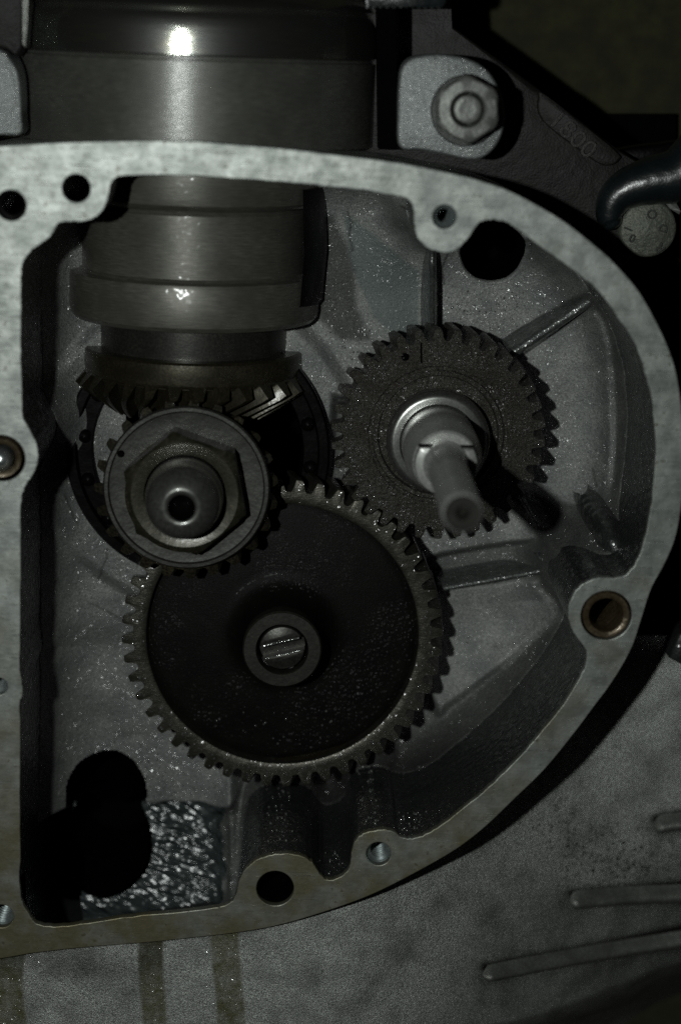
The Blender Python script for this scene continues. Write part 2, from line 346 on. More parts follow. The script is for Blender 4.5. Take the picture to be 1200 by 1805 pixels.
# side walls below the face
def wall(name, line, offs, zs, mat, cl=None, lowcut=True):
    t = np.roll(line, -1, 0)-np.roll(line, 1, 0); n = np.column_stack([t[:, 1], -t[:, 0]]); n /= np.linalg.norm(n, axis=1)[:, None]
    L = [np.column_stack([line[:, :2]+n*o, np.full(len(line), float(z)) if cl is None else (np.minimum(z, cl) if lowcut else np.maximum(z, cl))]) for o, z in zip(offs, zs)]
    V, Fc = loft(L); return obj(name, V, Fc, mat, case, sharp=60)
def area(l): return .5*np.sum(l[:, 0]*np.roll(l[:, 1], -1)-np.roll(l[:, 0], -1)*l[:, 1])
sg = 1 if area(inn) > 0 else -1; so = 1 if area(out) > 0 else -1
wall('inner_wall', inn2, [sg*1.5, sg*1.5, sg*1.5, sg*1, 0], [-10, -60, -150, -260, -440], M['wall'], cl=np.where(under > .02, -85.0, 0.0))
wall('outer_wall', out, [-so*2.5, -so*3.5, -so*4, -so*4], [-10, -60, -200, -620], M['case'], cl=np.where((lambda uv: (uv[0] < 500) & (uv[1] > 1500))(proj(out[:, 0], out[:, 1], 0.0)), -75.0, -9999.0), lowcut=False)

# ------------------------------------------------------------------ cavity floor as a relief
ZF = -400.0
st = 2.6
gx = np.arange(inn2[:, 0].min()-4, inn[:, 0].max()+4, st); gy = np.arange(inn2[:, 1].min()-4, inn2[:, 1].max()+4, st)
X, Y = np.meshgrid(gx, gy); SD = sdf(X, Y, inn2[::2])
U, W = proj(X, Y, ZF)
def pad(poly, e=9): return 1-ss(sdf(U, W, spline(poly, 4)), -e, e)
padA = [(850,650),(905,628),(960,592),(1025,548),(1046,548),(1064,600),(1073,690),(1074,770),(1066,840),(1052,882),(1025,893),(985,892),(950,878),(905,845),(860,760)]
padT = [(540,290),(700,300),(900,385),(990,450),(1018,490),(1018,512),(985,542),(900,598),(850,640),(600,700),(545,600)]
padC = [(720,990),(780,980),(850,966),(925,950),(941,935),(944,908),(925,888),(880,870),(730,900)]
padB = [(770,1036),(860,1024),(932,1010),(950,1030),(974,1060),(966,1080),(900,1148),(840,1200),(790,1240),(765,1245),(720,1100)]
padL = [(-200,200),(400,200),(560,330),(585,480),(590,640),(585,760),(560,1000),(500,1300),(432,1375),(415,1400),(380,1418),(300,1424),(-200,1424)]
H = np.maximum.reduce([pad(padA), pad(padT), pad(padC), pad(padB, 11), pad(padL)])
Z = ZF-26 + 26*H
# ring boss round the bearing
R0 = np.hypot(U-350, (W-790)*1.02)
Z += 20*(1-ss(R0, 268, 296))*(W > 500)
# lower left floor tips towards the light
Z += np.clip(W-1230, 0, 190)*.13*(1-ss(U, 400, 440))*(1-ss(W, 1405, 1430))
# sump pocket: drops behind the ledge, climbs again to the bottom wall
UU = U+4*np.sin(W/19)+2.5*np.sin(W/7+1); pk = ss(W+2*np.sin(U/23)+1.5*np.sin(U/9), 1404, 1428)*(1-ss(UU, 386, 404))
Z = Z*(1-pk) + (-425+np.clip(W-1430, 0, 300)*.40+60*np.exp(-np.clip(402-UU, 0, 99)/9)+70*np.exp(-np.clip(1606-W+.06*(U-300), 0, 99)/13)-30*np.exp(-np.clip(W-1418, 0, 99)/14))*pk
# deep dark troughs at the bottom between the bosses
dp = ss(W, 1300, 1400)*ss(U, 405, 430)*(1-ss(U, 700, 900)); Z -= 60*dp
# glossy column that carries the right bushing
q = np.exp(-(seg(U, W, (1030, 905), (1100, 1010))/46)**2); Z += 150*q*(1-pad(padA, 12))
q = np.exp(-(seg(U, W, (985, 960), (1040, 1080))/20)**2); Z += 60*q
q = np.exp(-(seg(U, W, (912, 852), (975, 965))/11)**2); Z += 30*q
# lip left of the rim boss at the top
q = np.exp(-(seg(U, W, (690, 340), (745, 410))/17)**2); Z += 60*q
# fillet to the side wall
dw = np.clip(-SD, 0, 200); Z += (85*np.exp(-(dw/26)) + 30*np.exp(-dw/60))*(1-pk)
Z += 3*np.sin(U/37+W/53)*np.cos(U/71-W/47) + np.random.RandomState(1).normal(0, .12, Z.shape)
HC = [(864, 439, 59, 1.0), (190, 1388, 69, 1.0), (188, 1488, 80, 1.0)]
hole = np.zeros(U.shape, bool)
for hu, hv, hr, k in HC:
    wv = 1+.010*np.sin(5*np.arctan2(W-hv, U-hu)+hu)+.004*np.sin(13*np.arctan2(W-hv, U-hu))
    hole |= np.hypot(U-hu, W-hv) < hr*wv
hole |= (U < 150+5*np.sin(W/9)) & (W > 1436)
hole |= (np.hypot(U-356, (W-792)*1.02) < 184) & (U > 226)
keep = (SD < 5) & ~hole
idx = -np.ones(X.shape, int); 
cell = keep[:-1, :-1] & keep[1:, :-1] & keep[:-1, 1:] & keep[1:, 1:]
used = np.zeros(X.shape, bool)
for a in (cell,):
    used[:-1, :-1] |= a; used[1:, :-1] |= a; used[:-1, 1:] |= a; used[1:, 1:] |= a
idx[used] = np.arange(used.sum())
V = np.column_stack([X[used], Y[used], Z[used]])
wetp = np.maximum.reduce([
    .9*np.exp(-(np.hypot((U-930)/110, (W-520)/60))**2), .6*np.exp(-(np.hypot((U-830)/90, (W-545)/35))**2),
    1.2*np.exp(-(np.hypot((U-260)/130, (W-1345)/60))**2), .8*np.exp(-(np.hypot((U-140)/60, (W-600)/80))**2),
    .7*np.exp(-(np.hypot((U-620)/60, (W-590)/50))**2), .35*np.exp(-(np.hypot((U-860)/70, (W-1190)/60))**2),
    1.0*np.exp(-(seg(U, W, (1050, 905), (1095, 1000))/34)**2), .6*np.exp(-(np.hypot((U-160)/60, (W-940)/60))**2),
    .8*np.exp(-(seg(U, W, (915, 855), (970, 940))/14)**2),
    .7*np.exp(-(np.hypot((U-920)/40, (W-1190)/90))**2)*(U > 860)])
sm = 1-ss(sdf(U, W, [(604,372),(650,405),(738,478),(738,585),(700,598),(660,560),(618,470)]), -5, 3)
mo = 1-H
dirt_shade = np.clip(.58*ss(mo, .1, .9), 0, 1)  # recessed troughs between the pads darkened, shade put into the colour
dirt_shade = np.maximum(dirt_shade, .80*np.exp(-((dw-30)/30)**2)*(U > 900)*(W < 900)*0.4)
dirt_shade = np.maximum(dirt_shade, .9*ss(W+.25*(U-480), 1250, 1400)*ss(U, 420, 480))  # much darker towards the bottom
dirt_shade = np.maximum(dirt_shade, .75*(1-ss(sdf(U, W, [(585,380),(612,430),(625,480),(628,540),(655,600),(600,600),(560,560),(560,380)]), -8, 8)))  # shadowed gap beside the sleeve painted dark
rj = np.random.RandomState(9)
for pth in ([(189,962),(191,978),(184,992),(180,1008),(173,1019)], [(612,372),(619,392),(615,415),(622,440),(608,452)], [(742,372),(700,352)], [(806,392),(778,470),(782,500)], [(1040,820),(1046,850)], [(1000,1092),(984,1100),(975,1092)], [(120,860),(135,905),(142,915)], [(160,1060),(215,1090)]):
    for a_, b_ in zip(pth[:-1], pth[1:]): dirt_shade = np.maximum(dirt_shade, .8*np.exp(-(seg(U, W, a_, b_)/2.0)**2))
gr = np.zeros(U.shape)
for _ in range(60):
    cu_, cv_ = rj.uniform(60, 1150), rj.uniform(330, 1420); s1, s2 = rj.uniform(8, 40), rj.uniform(8, 40); gr += rj.uniform(.1, .4)*np.exp(-((U-cu_)/s1)**2-((W-cv_)/s2)**2)
dirt_shade = np.maximum(dirt_shade, np.clip(gr+.22*(1-ss(U, 150, 420))+.15*ss(W, 1100, 1400), 0, .5))
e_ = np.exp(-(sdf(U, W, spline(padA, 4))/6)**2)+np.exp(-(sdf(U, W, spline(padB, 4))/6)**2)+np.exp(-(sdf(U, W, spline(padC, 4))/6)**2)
dirt_shade = np.maximum(dirt_shade, .35*np.clip(e_, 0, 1)); wetp = wetp+.25*np.clip(e_, 0, 1)*(rj.rand(*U.shape) > -1)
dirt_shade = np.where(pk > .5, 0, dirt_shade)
def grid_faces(cell, idx):
    a = idx[:-1, :-1][cell]; b = idx[:-1, 1:][cell]; c = idx[1:, 1:][cell]; d = idx[1:, :-1][cell]
    return np.column_stack([a, b, c, d]).tolist()
pc = (pk[:-1, :-1] > .6)
floor = obj('cavity_floor', V, grid_faces(cell & ~pc, idx), M['cast'], case, sharp=180, attrs={'wet': np.clip(wetp, 0, 1)[used], 'smooth': sm[used]*.75, 'dirt_shade': dirt_shade[used]})
obj('oil_pocket', V, grid_faces(cell & pc, idx), M['pocket'], case, sharp=180, label='black oil-wet pocket below the ledge at the lower left')
def floorz(x, y):
    i = int(round((y-gy[0])/st)); j = int(round((x-gx[0])/st))
    if 0 <= i < Z.shape[0] and 0 <= j < Z.shape[1] and used[i, j]: return float(Z[i, j])
for hu, hv, hr, k in HC:
    L = [[], [], [], [], []]
    ow = [h for h in HC if h[1] != hv and abs(h[0]-hu) < 20]
    for a in np.linspace(0, 2*math.pi, 96, endpoint=False):
        wv = 1+.010*math.sin(5*a+hu)+.004*math.sin(13*a); du, dv = math.cos(a), math.sin(a)
        zz = None
        for e_ in (7, 10, 14):
            q_ = P(hu+du*(hr*wv+e_), hv+dv*(hr*wv+e_), ZF); zz = floorz(q_[0], q_[1])
            if zz is not None: break
        if zz is None or any(math.hypot(hu+du*hr-h[0], hv+dv*hr-h[1]) < h[2]-2 for h in ow): zz = -520
        for n_, (e_, dz) in enumerate(((6, -.5), (1.5, 2.0), (-1.5, .5), (-3.5, -5), (-3.5, -300))):
            q_ = P(hu+du*(hr*wv+e_), hv+dv*(hr*wv+e_), ZF); L[n_].append([q_[0], q_[1], zz+dz if n_ < 4 else -715])
    L = [np.array(l)[::-1] for l in L]
    if hv < 1000: V2, F2 = loft(L[:4]); obj('bore_lip', V2, F2, M['cast'], case, sharp=80)
    V2, F2 = loft(L[3:]); obj('bore', V2, F2, M['black'], case)
b = poly_px([(-300,200),(1190,200),(1190,1700),(-300,1700)], -720)
b[:, 2] = -720; obj('dark_backing', b, [(0, 1, 2, 3)], M['void'], case, smooth=False)  # black sheet added behind the holes so they stay dark

# ribs on the floor
def ridge(name, a, b, w, h, z=ZF, mat=None, parent=case, taper=1.0, n=26, asym=0):
    A, B = P(a[0], a[1], z), P(b[0], b[1], z); d = (B-A)[:2]; Ln = np.linalg.norm(d); d /= Ln; nn = np.array((-d[1], d[0]))
    prof = [(-1.9, -.25), (-1.25, .06), (-.85, .35), (-.6, .8), (-.35, .98), (0, 1.03), (.35, .98), (.6, .8), (.85, .35), (1.25, .06), (1.9, -.25)]
    rr = np.random.RandomState(int(a[0])); L = []
    for i in range(n+1):
        s = i/n; k = 1.0+(taper-1)*s; p = A[:2]+d*Ln*s
        jit = rr.normal(0, .35, len(prof))
        L.append([[*(p+nn*(q*w*k+asym*r*w)), z+h*r*k+j*.9] for (q, r), j in zip(prof, jit)])
    V, Fc = loft([np.array(l) for l in L], closed=False)
    return obj(name, V, Fc, mat or M['cast_rib'], parent, sharp=80)
t = metal('oily_cast_rib', (.06, .066, .062), (.13, .14, .13), .4, (.35, .5), 3, 24, 1.2, 6, 2.5, coat=1, coat_rough=.17, coat_bump=3, cb_scale=9); M['cast_rib'] = t.m
ridge('rib', (757, 415), (757, 612), 13, 85)
ridge('rib', (895, 618), (1044, 517), 18, 56)
ridge('rib', (770, 1027), (950, 995), 11, 52)
ridge('rib', (900, 846), (970, 955), 9, 46)
ridge('rib', (940, 962), (1000, 1060), 9, 60)
t = metal('dark_wet_casting', (.03, .034, .032), (.06, .064, .06), .4, (.35, .5), 3, 24, 1.2, 6, 3, coat=1, coat_rough=.2, coat_bump=3, cb_scale=6); M['wetdark'] = t.m
L = []
for i in range(25):
    q = i/24; pc0 = P(1048+60*q, 902+106*q, -175); dd = P(1108, 1008, -175)-P(1034, 880, -175); dd = dd[:2]/np.linalg.norm(dd[:2]); nn0 = np.array((-dd[1], dd[0])); env = math.sin(math.pi*min(1, .12+q*.6))
    L.append(np.array([[*(pc0[:2]+nn0*a_*(15+21*q)), -175+h_] for a_, h_ in ((-1.5, -225), (-1.25, -60), (-1.0, -22*1.0), (-.7, 2), (-.35, 16), (0, 21), (.35, 16), (.7, 2), (1.0, -22), (1.25, -60), (1.5, -225))])-np.array((0, 0, 30*(1-env)+205*float(1-ss(q, -.25, .5)))))
V, Fc = loft(L, closed=False); obj('boss_web', V, Fc, M['wetdark'], case, sharp=180)
# columns that carry the rim bosses at the bottom
# ------------------------------------------------------------------ outer casing below and right
uu = np.arange(-60, 1330, 2.6); vv = np.arange(1120, 1900, 2.6)
U2, W2 = np.meshgrid(uu, vv)
def zcase(u, v):
    z = -34-330*ss(u+.35*(1500-v), 430, 1230)**1.1
    z = z-np.clip(v-1560, 0, 999)**2/1400*(.03+.9*ss(u, 500, 1250))
    edge = (v-(1832-100*ss(u, 850, 1230)-12*ss(u, 1100, 1230)+60*(1-ss(u, 600, 900))))
    z = z-95*ss(u, 760, 1250)*ss(v, 1500, 1800)
    z = z-ss(edge, -30, 40)*260-np.clip(edge, 0, 999)*2.2
    return z
Z2 = zcase(U2, W2)
p2 = P(U2, W2, -150.0); p2 = P(U2, W2, Z2)
SD2 = sdf(p2[..., 0], p2[..., 1], out[::3])
keep = SD2 > -6
fil = np.exp(-np.clip(SD2, 0, 99)/5)*10; p2[..., 2] += fil
p2[..., 2] += np.random.RandomState(2).normal(0, .18, Z2.shape)
def band(c, w, wob=4, ph=0): 
    x = U2-c-wob*np.sin(W2/41+ph)-.02*(W2-1650); return 1-ss(np.abs(x), w-4, w+3)
stain = np.maximum.reduce([band(268, 22, 3, 1), band(400, 25, 4, 2), band(18, 27, 5, 0)])*ss(W2, 1600, 1640)
stain = np.maximum(stain, .0)
wet2 = np.maximum.reduce([band(55, 22)*(1-ss(W2, 1700, 1740)), band(290, 10)*(1-ss(W2, 1730, 1800)), band(372, 10)*(1-ss(W2, 1740, 1800)), band(415, 14)*(1-ss(W2, 1720, 1800)), .25*stain])
dirt_shade2 = .55*np.exp(-(np.hypot((U2-165)/85, (W2-1708)/26))**2) + .8*np.exp(-(np.clip(SD2, 0, 999)/5)**2)
dirt_shade2 += .5*band(268, 22, 3, 1)*(1-ss(W2, 1670, 1740)) + .5*band(18, 27)*(1-ss(W2, 1680, 1740))+.6*ss(U2-.4*(1500-W2), 1050, 1350)  # last term darkens the right side, light fall-off put into the colour
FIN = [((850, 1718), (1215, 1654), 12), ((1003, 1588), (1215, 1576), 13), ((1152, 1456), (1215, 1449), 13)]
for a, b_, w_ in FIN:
    dirt_shade2 += .75*np.exp(-(seg(U2, W2, (a[0]+4, a[1]-14), (b_[0], b_[1]-17))/9)**2) + .45*np.exp(-(seg(U2, W2, a, b_)/20)**2)
pits = np.clip(1.2*np.exp(-(np.hypot((U2-1090)/110, (W2-1520)/60))**2)+.6*np.exp(-(np.hypot((U2-960)/90, (W2-1450)/50))**2), 0, 1)
cell = keep[:-1, :-1] & keep[1:, :-1] & keep[:-1, 1:] & keep[1:, 1:]
idx = np.arange(U2.size).reshape(U2.shape)
obj('outer_case', p2.reshape(-1, 3), grid_faces(cell, idx), M['case'], case, sharp=180, attrs={'stain': stain.ravel(), 'wet': np.clip(wet2, 0, 1).ravel(), 'dirt_shade': np.clip(dirt_shade2, 0, 1).ravel(), 'pits': pits.ravel()})
for a, b_, w_ in FIN:
    L = []; n = 40; rr = np.random.RandomState(5)
    for i in range(n+1):
        s = i/n; u, v = a[0]+(b_[0]-a[0])*s, a[1]+(b_[1]-a[1])*s - 3*math.sin(s*3)
        k = min(1, math.sqrt(max(0.0, 1-(1-min(s*28*(b_[0]-a[0])/365, 1))**2))) if s < .2 else 1
        k = max(k, .15)
        row = []
        for q, r in ((-1.9, -.3), (-1.25, .02), (-.9, .35), (-.6, .78), (-.3, .97), (.0, 1.03), (.35, .92), (.7, .55), (1.0, .2), (1.3, .0), (1.8, -.3)):
            pz = float(zcase(np.array(u), np.array(v+q*w_*k)))
            pp = P(u, v+q*w_*k, pz); pp[2] += 26*r*k+rr.normal(0, .12); row.append(pp)
        L.append(np.array(row))
    V, Fc = loft(L, closed=False); obj('fin', V, Fc, M['fin'], case, sharp=80)

# ------------------------------------------------------------------ lugs and arm above the rim
def rough_poly(pts, n=5): return spline(pts, n)
lug = poly_px(rough_poly([(703,150),(708,120),(725,103),(760,96),(800,98),(835,108),(862,128),(880,160),(888,195),(886,230),(872,260),(850,278),(826,281),(790,274),(740,264),(704,258),(701,200)]), -150)
prism('mounting_lug', lug, -420, -150, M['lug'], case, ch=5, label='bright grainy lug under the hex nut at the upper right')
lug2 = poly_px(rough_poly([(-60,80),(0,88),(18,104),(32,128),(37,160),(38,200),(37,236),(0,238),(-60,240)]), -150)
prism('mounting_lug', lug2, -420, -150, M['lug'], case, ch=5, label='pale lug cut off by the left edge of the picture')
armp = poly_px([(640,-60),(786,-60),(788,40),(832,72),(880,106),(960,165),(1040,226),(1095,268),(1150,300),(1190,330),(1150,420),(1090,480),(900,400),(760,330),(640,300)], -330)
prism('casting_arm', armp, -620, -330, M['arm'], case, ch=14, label='oil-black arm of the casting running down to the right')
stp = poly_px(spline([(948,172),(962,168),(1080,262),(1090,282),(1066,292),(1030,272),(955,212)], 4), -322)
prism('raised_strip', stp, -335, -316, M['arm'], case, ch=5)
text('cast_lettering', '1800', 46, 1008, 238, -315, -40, M['letter'], case, h=6, sx=1.15)
obj('cheek_plate', *loft([np.array(l) for l in [[*[P(663, -60, -180).tolist()], P(698, -60, -180).tolist()], [P(666, 262, -180).tolist(), P(699, 262, -180).tolist()]]], closed=False), M['void'], case)
sh = poly_px([(664,-60),(700,-60),(702,100),(700,264),(668,264)], -230); prism('shoulder', sh, -500, -230, M['black'], case, ch=6)
sh = poly_px([(-60,-60),(44,-60),(40,85),(30,100),(12,88),(-60,70)], -190); prism('shoulder', sh, -500, -190, M['arm'], case, ch=8)
sp = poly_px([(40,-60),(52,-60),(50,40),(46,85),(40,80)], -170); prism('edge_strip', sp, -400, -170, M['fin'], case, ch=3)
# gasket lip at the very top right of the barrel
gk = thing('rubber_seal', P(715, 5, -200), 'black notched rubber seal edge at the top between barrel and arm', 'seal')
pts = [(640, -40)]+[(786, -40)]+[(786, 4)]
xs = np.arange(782, 640, -6)
for i, x in enumerate(xs): pts.append((x, 12+(3 if i % 2 else -1)))
prism('lip', poly_px(pts, -180), -240, -180, M['rubber'], gk, ch=2)

# ------------------------------------------------------------------ vertical shaft assembly
AZ = -400.0
ax = P(347, 300, AZ)
def yat(v, R, u=335): return float(P(u, v, AZ+R)[1])
def Rp(px): return px*(CAM[2]-AZ)/CAM[2]*1.0
k_ = rad(347, 400, AZ, 1.0)
sh_t = thing('drive_shaft', (ax[0], yat(580, 200), AZ), 'upright turned steel shaft with polished top band, wide drum and stepped sleeve', 'shaft')
def vl(name, prof, mat, label=None):
    pr = []
    for v, rpx in prof:
        R = rpx*k_; pr.append((R, yat(v, R)))
    return lathe(name, pr, (ax[0], 0, AZ), mat, sh_t, N=160, axis='y', sharp=30, label=label)
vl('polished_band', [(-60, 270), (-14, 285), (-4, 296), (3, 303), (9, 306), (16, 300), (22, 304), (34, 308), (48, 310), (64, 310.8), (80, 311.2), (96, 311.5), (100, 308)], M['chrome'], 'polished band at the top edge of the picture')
vl('drum', [(100, 306), (104, 306), (107, 311), (240, 311), (262, 311), (268, 300), (268, 180)], M['drum'], 'wide matt drum above the rim')
vl('collar', [(290, 205), (292, 219), (350, 219), (364, 217), (371, 210), (374, 200)], M['sleeve'])
vl('sleeve', [(370, 192), (378, 196), (382, 199), (480, 199), (494, 199), (500, 205)], M['sleeve'])
vl('flange_ring', [(498, 200), (505, 219), (512, 221), (566, 221), (580, 219), (587, 212), (588, 165)], M['sleeve'])
vl('neck', [(585, 166), (640, 165), (650, 172), (655, 150)], M['neck'])

# bevel gear pair; the cones share one apex
ap = P(331, 862, AZ); ap = np.array((ax[0], ap[1], AZ))
pin_c = P(329, 862, -190)
ap[1] = pin_c[1]
def bevel(name, parent, axis, cone, s0, s1, n, dep, twist, mat, flip=1, seg_=14):
    N = n*seg_; a = np.arange(N)*2*math.pi/N; fr = (np.arange(N) % seg_)/seg_
    tooth = ss(fr, .18, .36)*(1-ss(fr, .62, .80))
    L = []
    steps = 8
    def pt(ang, s, phi):
        r = s*np.sin(phi); h = s*np.cos(phi)
        if axis == 'y': return np.stack([ap[0]+r*np.sin(ang), ap[1]+h, ap[2]+r*np.cos(ang)], -1)
        return np.stack([ap[0]+r*np.cos(ang), ap[1]+r*np.sin(ang), ap[2]+h], -1)
    # back face (large end), then along the teeth to the small end
    L.append(pt(a, s0*np.ones(N)*1.0, cone-.34+0*a))
    L.append(pt(a, s0*1.0*np.ones(N), cone-.20+0*a))
    for i in range(steps+1):
        s = s0+(s1-s0)*i/steps; phi = cone-dep/s0+(dep*1.15/s0)*tooth*(1 if i else .93)
        L.append(pt(a+twist*i/steps, s*np.ones(N), phi))
    L.append(pt(a+twist, s1*np.ones(N), cone-.20+0*a))
    V, Fc = loft(L); return obj(name, V, Fc, mat, parent, sharp=40)
Rc, Rpn = 222.0, 176.0
conec = math.atan2(Rc, Rpn); s0 = math.hypot(Rc, Rpn)
bg_t = thing('bevel_gear', (ax[0], ap[1]+Rpn, AZ), 'dark downward-facing slant-toothed gear below the upright shaft', 'gear', 'bevel gears')
bevel('toothed_face', bg_t, 'y', conec+.03, s0*1.0, s0*.66, 30, 26, -.32, M['bronze'])
yb = ap[1]+Rpn
lathe('body', [(150, yb+58), (204, yb+58), (209, yb+54), (210, yb+30), (207, yb+8), (190, yb)], (ax[0], 0, AZ), M['bronze'], bg_t, N=120, axis='y')
pn_t = thing('bevel_pinion', (pin_c[0], pin_c[1], AZ), 'brownish pinion with large round washer, hex nut and rounded shaft end facing the viewer', 'gear', 'bevel gears')
ap_s = ap.copy(); ap[0] = pin_c[0]
bevel('toothed_face', pn_t, 'z', math.atan2(Rpn, Rc)-.01, s0*.97, s0*.66, 23, 24, .30, M['pinion'])
zp = AZ+Rc
lathe('body', [(0.1, zp+22), (120, zp+22), (140, zp+12), (140, zp-4)][::-1], pin_c, M['bronze'], pn_t)
lathe('core', [(120, AZ-40), (120, zp-60), (150, zp-20)], pin_c, M['black'], pn_t)
zw = zp+30
cw = P(329, 860, zw); rw = rad(329, 860, zw, 147)
lathe('lock_washer', [(rw-10, zw-12), (rw-1, zw-8), (rw, zw), (rw-3, zw+5), (rw-9, zw+5), (rw-12, zw+1), (rw-30, zw-1), (60, zw-1)], cw, M['washer'], pn_t, N=128, label='large dull disc washer with a turned-up rim')
hp = P(213, 801, zw+6); lathe('washer_hole', [(7, zw+.5), (6.5, zw+1.2), (0.01, zw+1.0)], (hp[0], hp[1]), M['void'], pn_t, N=20)
def hexloop(c, inr, z, N=96, rot=0.0, cap=9e9):
    a = np.arange(N)*2*math.pi/N; b = (a-rot+math.pi/6) % (math.pi/3)-math.pi/6
    return ring(c, np.minimum(inr/np.cos(b), cap), z, N)
zn = zw+62; inr = 101
L = [hexloop(cw, inr, zw, rot=.2), hexloop(cw, inr, zn-14, rot=.2), hexloop(cw, inr, zn-7, rot=.2, cap=inr*1.08), ring(cw, inr-3, zn, 96), ring(cw, 96, zn+1, 96), ring(cw, 84, zn-1, 96), ring(cw, 74, zn-4, 96)]
V, Fc = loft(L); obj('nut', V, Fc, M['nutb'], pn_t, sharp=28)
zs = zn
lathe('shaft_end', [(70, zs-20), (70, zs+26), (67, zs+32), (67, zs+52), (64, zs+68), (57, zs+82), (47, zs+92), (36, zs+98), (27, zs+100), (24, zs+97)], cw, M['dome'], pn_t, N=96, sharp=60)
lathe('centre_bore', [(24, zs+97), (21, zs+80), (14, zs+60), (.01, zs+52)], cw, M['black'], pn_t, N=64, sharp=60)

# ball bearing behind the pinion
bc = P(350, 792, ZF+25)
bt = thing('ball_bearing', (bc[0], bc[1], ZF), 'black oil-covered ball bearing ring half hidden behind the pinion', 'bearing')
def rk(px): return px*k_
lathe('outer_race', [(rk(236), ZF+6), (rk(236), ZF+52), (rk(232), ZF+58), (rk(218), ZF+58), (rk(214), ZF+50), (rk(214), ZF+10)], bc, M['black'], bt, N=128)
lathe('cage', [(rk(232), ZF+10), (rk(232), ZF+46), (rk(190), ZF+46), (rk(187), ZF+40), (rk(187), ZF-80)], bc, M['black'], bt, N=128)
Nb = 16; ball_me = None
for i in range(Nb):
    a = i*2*math.pi/Nb+.28; c = (bc[0]+rk(203)*math.cos(a), bc[1]+rk(203)*math.sin(a))
    pr = [(14*math.sin(q), ZF+46-14*math.cos(q)) for q in np.linspace(.01, math.pi-.01, 10)]
    if ball_me is None:
        b0 = lathe('ball', [(r, h) for r, h in pr], c, M['black'], bt, N=18, sharp=180); c00 = c; ball_me = b0
    else:
        b1 = ball_me.copy(); C.objects.link(b1); b1.parent = bt; b1.location = ((c[0]-c00[0])*S, (c[1]-c00[1])*S, 0)
# cast housing half round the sleeve
aa = np.linspace(math.radians(55), math.radians(140), 30); L = []
for rr_ in ((250, 0), (250, 1)): pass
prof = [(yat(300, 100), 0), (yat(560, 100), 0)]
def arc(R, y): return np.stack([ax[0]+R*np.sin(aa), np.full(30, y), AZ-10+R*np.cos(aa)], -1)
y1, y2 = yat(330, 100), yat(548, 100)
V, Fc = loft([arc(232, y1), arc(245, y1+4), arc(252, (y1+y2)/2), arc(246, y2+20), arc(232, y2)], closed=False); obj('bore_housing', V, Fc, M['black'], case)

# ------------------------------------------------------------------ spur gears
TP = [(0, 0), (.09, .0), (.17, .1), (.24, .45), (.29, .8), (.335, .97), (.42, 1), (.58, 1), (.665, .97), (.71, .8), (.76, .45), (.83, .1), (.91, .0)]
def toothloop(c, rt, rr, n, z, rot, jit=None):
    a = []; r = []
    for i in range(n):
        for f, h in TP: a.append((i+f)*2*math.pi/n+rot); r.append(rr+(rt-rr)*h)
    a = np.array(a); r = np.array(r)
    if jit is not None: r = r+jit
    return np.stack([c[0]+r*np.cos(a), c[1]+r*np.sin(a), np.full(len(a), float(z))], -1), a
def circ_a(c, r, z, a): return np.stack([c[0]+r*np.cos(a), c[1]+r*np.sin(a), np.full(len(a), float(z))], -1)
def spur(c, rt, rr, n, zf, zb, rot, twist, inner, mat, parent, name='toothed_rim'):
    rs = np.random.RandomState(n); jit = rs.normal(0, .35, n*len(TP))
    L = []
    for z, s, k in ((zb, 1, 0), (zb+(zf-zb)*.5, .5, 0), (zf-3, .03, 0), (zf-.8, 0, 1.0), (zf, 0, 2.6)):
        l, a = toothloop(c, rt-k, rr-k*.6, n, z, rot+twist*s, jit); L.append(l)
    a0 = toothloop(c, 1, 1, n, 0, rot)[1]
    for r, z in inner: L.append(circ_a(c, r, z, a0))
    V, Fc = loft(L); return obj(name, V, Fc, mat, parent, sharp=32)
Z1 = -245.0
g1 = P(772, 767, Z1); R1 = rad(772, 767, Z1, 189); n1 = 34
t1 = thing('spur_gear', (g1[0], g1[1], Z1-100), 'gritty brown-grey spur gear on the right carrying the long stepped steel shaft', 'gear', 'spur gears')
pitch1 = 2*math.pi/n1
k1 = R1/189.0
Z2_ = -262.0
g2 = P(498, 1121, Z2_); R2 = rad(498, 1121, Z2_, 283); n2 = 48; k2 = R2/283
ang = math.atan2(g2[1]-g1[1], g2[0]-g1[0])
rot1 = ang-.0*pitch1            # gap of gear 1 at the mesh line
rot2 = ang+math.pi-.5*2*math.pi/n2
spur(g1, R1, R1-21*k1, n1, Z1, Z1-95, rot1, .06, [(R1-30*k1, Z1), (124*k1, Z1), (121*k1, Z1-3), (117*k1, Z1-3), (114*k1, Z1+1), (107*k1, Z1+1), (104*k1, Z1-9), (96*k1, Z1-10), (60, Z1-10)], M['grit'], t1)
c1 = P(773, 781, Z1+38); rc1 = rad(773, 781, Z1+38, 92)
lathe('hub_collar', [(rc1-2, Z1-12), (rc1, Z1+22), (rc1-3, Z1+32), (rc1-9, Z1+37), (rc1-14, Z1+38), (rc1-24, Z1+38), (rc1-27, Z1+34), (70, Z1+32)], c1, M['steel'], t1, N=96)
pm = P(714, 629, Z1); lathe('punch_mark', [(7.5, Z1+.6), (6.5, Z1+.9), (5.5, Z1+.5), (.01, Z1+.4)], pm, M['void'], t1, N=20)
sl = poly_px([(740.5,604),(743.5,604),(744,640),(742,642),(740.6,636)], Z1); prism('scribed_line', sl, Z1-.5, Z1+.7, M['void'], t1, ch=.3)
zt = 350.0
c3 = P(785, 800, Z1+60)
st_t = thing('stepped_shaft', (c1[0], c1[1], Z1), 'long bare steel shaft with a half-cut step standing out of the right gear', 'shaft')
zstep = -30.0
